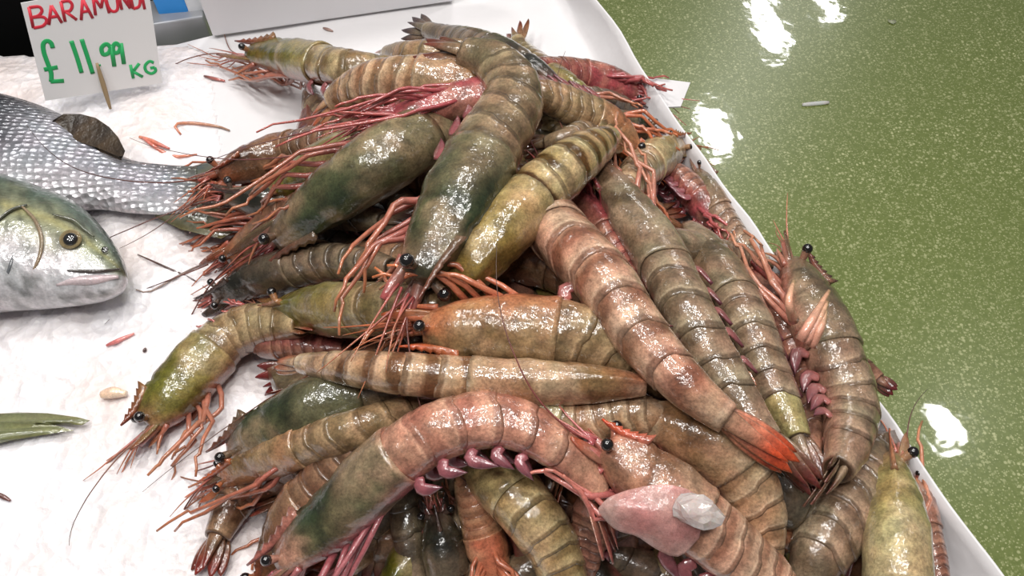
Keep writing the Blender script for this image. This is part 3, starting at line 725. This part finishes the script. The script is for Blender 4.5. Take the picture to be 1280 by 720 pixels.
def disc(mb, ctr, r, n, col0, col1, dome):
    a = n.orthogonal().normalized(); b = n.cross(a); rows = []
    for i in range(7):
        u = i/6; an = u*PI/2
        rows.append([mb.add(ctr+(a*math.cos(2*PI*k/20)+b*math.sin(2*PI*k/20))*(r*math.cos(an)+1e-5)+n*(dome*math.sin(an)), mix(col1, col0, sm(.1, .6, u))) for k in range(20)])
    mb.grid(rows)
nB = ((CAM-flank(88, 298)).normalized()*.4+Z*.6).normalized()
mb = MB(); disc(mb, flank(88, 299, -.001), .0068, nB, lin((112, 98, 72)), lin((160, 146, 108)), .0026); eye = mb.build('eye', EYE, fb_, base)
mb = MB(); disc(mb, flank(88, 299, .0004), .0044, nB, lin((34, 34, 36)), lin((46, 44, 40)), .0024); mb.build('pupil', EYE, eye, base)
def flank_line(px, r, col, name, mat=FLESH):
    pp, _ = catmull([flank(x, y, -r*.35) for x, y in px], 24); mb = MB(); mb.tube(pp, lambda u: (r*(.35+.65*math.sin(PI*u)), r*.6), lambda u: col, 6); mb.build(name, mat, fb_, base)
flank_line([(84, 338), (104, 339), (126, 339), (150, 336)], .0012, lin((66, 60, 56)), 'mouth')
flank_line([(72, 356), (90, 352), (118, 350), (148, 346)], .0034, lin((196, 180, 184)), 'lower_jaw')
flank_line([(66, 268), (80, 272), (92, 276), (104, 286), (118, 296)], .0016, lin((84, 88, 72)), 'brow_ridge')
flank_line([(28, 258), (44, 276), (52, 302), (46, 330), (30, 352)], .0018, lin((140, 124, 100)), 'gill_cover_edge')
flank_line([(-4, 276), (14, 262), (34, 256)], .0016, lin((84, 88, 78)), 'gill_cover_edge')
flank_line([(18, 320), (12, 336), (8, 352)], .0026, lin((98, 100, 104)), 'gill_cover_edge')
mb = MB(); disc(mb, flank(131, 312), .0022, nB, lin((28, 28, 26)), lin((60, 58, 50)), .0006); mb.build('nostril', EYE, fb_, base)
# third fish: only its tail reaches into view
base = at(-60, 530, .0)
fc_ = empty('fish', base); tag(fc_, 'olive forked fish tail entering from the left edge above the ice', 'fish', 'whole fish on the ice')
topC = [(-420, 440), (-300, 452), (-200, 484), (-120, 508), (-60, 515), (-20, 517)]
botC = [(-420, 640), (-300, 626), (-200, 586), (-120, 566), (-60, 558), (-20, 556)]
fish_body(fc_, base, topC, botC, .022, lambda u, h: min(.028, h*.55), lambda u, a, q: mix(lin((120, 124, 104)), dgrey, sm(.2, .9, math.cos(a))*.6), SCALES)
fin(fc_, base, [(20, 515), (60, 517), (96, 521), (113, 526), (102, 531), (84, 530), (66, 531), (78, 534), (92, 538), (74, 541), (44, 545), (14, 551), (-6, 555)], [(-26, 519), (-26, 528), (-26, 540), (-26, 552)], .020, -.004, (lin((118, 122, 84)), lin((126, 126, 84)), lin((74, 84, 62))), 'tail_fin', FLESH)

# ------------------------------------------------------------------ price card
cb = at(128, 116, .024); cn = (Vector((CAM.x, CAM.y, 0))-Vector((cb.x, cb.y, 0))).normalized()
cn = (cn+Z*.28).normalized()
def oncard(px, py, e=0.): return on_plane(px, py, cb+cn*e, cn)
croot = empty('price_card', cb); tag(croot, 'white handwritten card reading BARAMUNDI £11.99 KG standing in the ice', 'price card')
mb = MB(); cs = [(26, 4), (184, -24), (203, 104), (57, 126)]
fc = [mb.add(oncard(*p)) for p in cs]; bk = [mb.add(oncard(*p)-cn*.0012) for p in cs]
mb.f += [tuple(fc[::-1]), tuple(bk)]+[(fc[i], fc[(i+1) % 4], bk[(i+1) % 4], bk[i]) for i in range(4)]
mb.build('card', CARD, croot, cb, smooth=False)
def strokes(name, mat, lst, rpx):
    mb = MB()
    for st in lst:
        pw = [oncard(x, y, .0002) for x, y in st]
        pp = catmull(pw, max(4, len(pw)*5))[0] if len(pw) > 2 else pw
        r = rpx*(cb-CAM).length/F_PX
        mb.tube(pp, lambda u: (.00022, r), lambda u: (1, 1, 1), 8, flat=cn)
    return mb.build(name, mat, croot, cb)
def glyph(x, y, w, h, sl, paths):
    """letter paths in a unit box -> pixels, baseline rising with the card"""
    return [[(x+a*w+(1-b)*h*sl*-1*0+b*h*.22-0, y-a*w*.155+b*h) for a, b in p] for p in paths]
GL = {'B': [[(0, 0), (0, 1)], [(0, .02), (.6, .05), (.75, .25), (.5, .45), (.05, .5)], [(.05, .5), (.7, .55), (.9, .75), (.6, .97), (0, 1)]],
      'A': [[(0, 1), (.45, 0)], [(.45, 0), (.9, 1)], [(.2, .62), (.75, .62)]],
      'R': [[(0, 0), (0, 1)], [(0, .02), (.6, .03), (.8, .25), (.55, .5), (.05, .52)], [(.2, .52), (.9, 1)]],
      'M': [[(0, 1), (.1, 0)], [(.1, 0), (.48, .7)], [(.48, .7), (.85, 0)], [(.85, 0), (.95, 1)]],
      'U': [[(0, 0), (.02, .7), (.3, 1), (.7, .95), (.85, .6), (.85, 0)]],
      'N': [[(0, 1), (0, 0)], [(0, 0), (.8, 1)], [(.8, 1), (.8, 0)]],
      'D': [[(0, 0), (0, 1)], [(0, .02), (.6, .1), (.85, .5), (.6, .92), (0, 1)]],
      'I': [[(.4, 0), (.4, 1)]], 'K': [[(0, 0), (0, 1)], [(.85, 0), (.05, .55)], [(.1, .5), (.9, 1)]],
      'G': [[(.9, .15), (.55, 0), (.1, .3), (.1, .75), (.5, 1), (.9, .85), (.9, .55)], [(.9, .55), (.5, .55)]]}
red = []
for ch, x, y, w_, h in [('B', 36, 9, 20, 26), ('A', 56, 8, 18, 23), ('R', 76, 2, 16, 25), ('A', 96, 0, 16, 25), ('M', 114, -6, 18, 25), ('U', 131, -9, 15, 24), ('N', 147, -12, 13, 24), ('D', 161, -14, 13, 25), ('I', 172, -12, 9, 24)]:
    red += glyph(x, y, w_, h, 0, GL[ch])
strokes('red_lettering', REDINK, red, 1.6)
grn = [[(66, 60), (64, 54), (59, 51), (54, 55), (55, 66), (60, 80), (64, 92), (64, 102)], [(55, 87), (72, 84)], [(63, 102), (80, 101)],
       [(89, 51), (96, 71), (102, 91)], [(102, 49), (109, 70), (116, 92)], [(123, 81), (124, 83)],
       [(139, 60), (133, 55), (127, 60), (129, 68), (136, 66), (139, 58)], [(139, 57), (143, 83)], [(150, 58), (145, 54), (141, 59), (143, 66), (149, 64), (151, 55)], [(151, 54), (155, 80)]]
strokes('green_lettering', GREENINK, grn, 2.3)
kg = glyph(163, 81, 13, 17, 0, GL['K'])+glyph(179, 78, 14, 15, 0, GL['G'])
strokes('green_lettering', GREENINK, kg, 1.7)
mb = MB(); a, b = oncard(121, 79, .0025), oncard(138, 136, .0035)
mb.tube([a.lerp(b, k/8) for k in range(9)], lambda u: .0009+.0011*math.sin(PI*min(1, u*.9+.05)), lambda u: (1, 1, 1), 8); mb.build('holder_stick', WOOD, croot, cb)

# ------------------------------------------------------------------ back of the display
def slab(name, mat, px, z0, z1, depth, label, cat, parent=None, group=None):
    """upright slab whose front face bottom edge runs between two pixels at height z0"""
    a, b = at(*px[0], z0), at(*px[1], z0); ax = b-a; back = Vector((-ax.y, ax.x, 0)).normalized()*depth
    mb = MB(); o = a.copy(); box(mb, o, ax, back, Z*(z1-z0))
    ob = bevel(mb.build(name, mat, parent, o if parent is None else parent.location, smooth=False), .0015)
    if parent is None: tag(ob, label, cat, group)
    return ob
slab('white_board', BOARD, [(266, 46), (566, 2)], .004, .13, .012, 'plain white board standing across the back of the tray', 'board')
slab('metal_ledge', STEEL, [(120, 82), (268, 58)], -.02, .012, .035, 'steel ledge strip behind the ice beside the white board', 'ledge')
slab('dark_gap_block', BLACK, [(-120, 108), (206, 40)], -.03, .2, .25, 'black block filling the dark gap behind the price card', 'dark gap')  # black block added to paint in the dark gap behind the ice
br = empty('packaging_box', at(225, 20, -.02)); tag(br, 'blue and white packaging behind the steel ledge', 'box')
slab('blue_side', BLUE, [(204, 32), (241, 29)], .0, .10, .1, '', '', br)
slab('white_side', WHITE, [(241, 29), (275, 24)], .0, .10, .1, '', '', br)

# ------------------------------------------------------------------ scraps
def scrap(name, px, r, cols, label, cat, z=.012, group=None, mat=LIMB):
    pp = [at(x, y, max(ice_z(at(x, y, z).x, at(x, y, z).y), .001)+r) for x, y in px]
    q = catmull(pp, 14)[0] if len(pp) > 2 else [pp[0].lerp(pp[1], k/6) for k in range(7)]
    mb = MB(); mb.tube(q, lambda u: r*(.55+.6*math.sin(PI*min(1, u+.05))), lambda u: mix(cols[0], cols[1], u), 6)
    tag(mb.build(name, mat, None, pp[0]), label, cat, group)
pk, og, dk = lin((200, 110, 100)), lin((206, 128, 96)), lin((80, 56, 52))
G = 'broken bits of prawn leg and feeler'
scrap('shell_fragment', [(255, 95), (266, 98), (281, 101)], .0013, (dk, pk), 'short broken pink leg with a dark tip near the top left prawn', 'scrap', group=G)
scrap('broken_feeler', [(226, 168), (219, 156), (240, 154), (272, 158), (287, 163)], .0012, (og, lin((150, 120, 96))), 'bent orange feeler lying on the ice left of the pink leg bundle', 'scrap', group=G)
scrap('shell_fragment', [(174, 171), (186, 175), (200, 181), (212, 186)], .0016, (og, pk), 'upper straight orange leg of the two on the ice above the fish tail', 'scrap', group=G)
scrap('shell_fragment', [(178, 172), (194, 184), (214, 195), (232, 195), (246, 193)], .0014, (pk, og), 'lower curved orange leg of the two on the ice above the fish tail', 'scrap', group=G)
scrap('shell_fragment', [(133, 432), (150, 425), (168, 417)], .0014, (lin((190, 104, 104)), lin((214, 140, 134))), 'pink sliver of shell on the ice below the fish head', 'scrap', group=G)
scrap('shell_fragment', [(180, 440), (182, 435)], .0012, (dk, dk), 'tiny dark fleck on the ice beside the pink sliver', 'scrap', group=G)
scrap('broken_feeler', [(172, 318), (205, 333), (240, 349), (262, 364)], .0007, (dk, dk), 'thin dark feeler lying on the ice right of the fish snout', 'scrap', group=G)
scrap('broken_feeler', [(170, 362), (186, 365), (214, 350), (245, 334), (286, 320)], .0007, (lin((160, 140, 130)), dk), 'long curved feeler reaching from the prawns toward the fish snout', 'scrap', group=G)
scrap('broken_feeler', [(-6, 616), (4, 621), (13, 626)], .0014, (dk, lin((110, 60, 52))), 'dark red feeler end at the left border of the ice', 'scrap', group=G)
scrap('shell_fragment', [(404, 35), (416, 39)], .0013, (lin((110, 80, 70)), lin((170, 140, 130))), 'brown fleck on the paper before the white board', 'scrap', group=G)
scrap('shell_flake', [(126, 494), (142, 491), (158, 492)], .0034, (lin((228, 196, 168)), lin((232, 208, 184))), 'pale orange flake of shell melting into the ice', 'scrap', group=G)
# lump of ice on the pale pink prawn
mb = MB(); lc = lift(872, 640, .045); rows = []
for i in range(9):
    a = PI*(i+.3)/8.6; rr = []
    for k in range(14):
        v = Vector((math.sin(a)*math.cos(2*PI*k/14), math.sin(a)*math.sin(2*PI*k/14), math.cos(a))); s_ = 1+.35*noise.noise(v*1.6+Vector((3, 1, 2)))
        q = lc+RGT*(v.x*.0105*s_)+UPV*(v.y*.0075*s_-v.x*.002)+FWD*(v.z*.007*s_); rr.append(mb.add(q, lin((232, 222, 218))))
    rows.append(rr)
mb.grid(rows); mb.cap(rows[0]); mb.cap(rows[-1], True); tag(mb.build('ice_lump', CLEAR_ICE, None, lc, smooth=False), 'lump of half-melted ice lying on the pale pink prawn', 'ice')

# ------------------------------------------------------------------ floor
mb = MB(); k = 6
ids = [mb.add((x, y, FLOOR_Z)) for x, y in ((-k, -k), (k, -k), (k, k+2), (-k, k+2))]; mb.f.append(tuple(ids))
tag(mb.build('floor', GLIT, None, (0, 0, 0), smooth=False), kind='structure')
# white stick and flecks on the floor
def onfloor(px, py, e=0.): return at(px, py, FLOOR_Z+e)
mb = MB(); a, b = onfloor(1003, 131, .004), onfloor(1036, 128, .004)
mb.tube([a.lerp(b, i/6) for i in range(7)], lambda u: (.0045*(.7+.3*math.sin(PI*u)**.3), .003), lambda u: lin((252, 252, 250)), 8); tag(mb.build('white_stick', wet('pale_plastic', bump=.05, mott=(.98, 1.02)), None, a), 'small white plastic stick lying on the green glitter floor', 'litter')
mb = MB(); c = onfloor(1115, 27, .002); r_ = [mb.add(c+Vector((math.cos(i*PI/4)*(.008+.003*(i % 2)), math.sin(i*PI/4)*(.009-.003*(i % 3)), .0015)), lin((196, 204, 170))) for i in range(8)]
r2 = [mb.add(mb.v[i]-Z*.0015, lin((196, 204, 170))) for i in r_]; mb.grid([r_, r2]); mb.cap(r_); tag(mb.build('paper_fleck', wet('damp_paper_fleck', bump=.05, mott=(.98, 1.02)), None, c), 'tiny pale fleck on the green floor beyond the white stick', 'litter')

# ------------------------------------------------------------------ light
def lamp(name, loc, look, sx, sy, power, col=(1, .98, .95)):
    l = bpy.data.lights.new(name, 'AREA'); l.shape = 'RECTANGLE'; l.size = sx; l.size_y = sy; l.energy = power; l.color = col
    o = bpy.data.objects.new(name, l); C.objects.link(o); o.location = loc
    o.rotation_euler = (Vector(look)-Vector(loc)).to_track_quat('-Z', 'Y').to_euler(); return o
CEIL = 1.75
def mirror_lamp(px, py, sx, sy, power):
    p = onfloor(px, py); d = (p-CAM).normalized(); d.z = -d.z; q = p+d*((CEIL-FLOOR_Z)/d.z)
    lamp('ceiling_lamp', q, q-Z, sx, sy, power)
mirror_lamp(958, 22, .15, .7, 20); mirror_lamp(1035, 2, .1, .35, 8)
mirror_lamp(893, 166, .16, .42, 20); mirror_lamp(1182, 535, .14, .2, 9)
for i, (x, y) in enumerate(((-.6, .95), (0., 1.15), (.5, 1.0), (-.75, .2), (-.15, .5), (.45, .35), (-.3, -.15), (.15, -.1))):
    lamp('ceiling_spot', (x, y, CEIL-.25+.05*(i % 3)), (x*.35, .4, 0), .11, .26, 8.5)
w = bpy.data.worlds.new('world'); bpy.context.scene.world = w; w.use_nodes = True
bg = w.node_tree.nodes['Background']; bg.inputs[0].default_value = (.93, .96, 1., 1); bg.inputs[1].default_value = .2
vs = bpy.context.scene.view_settings
vs.view_transform = 'Standard'; vs.look = 'None'; vs.exposure = -.72; vs.gamma = 1.; vs.use_curve_mapping = False
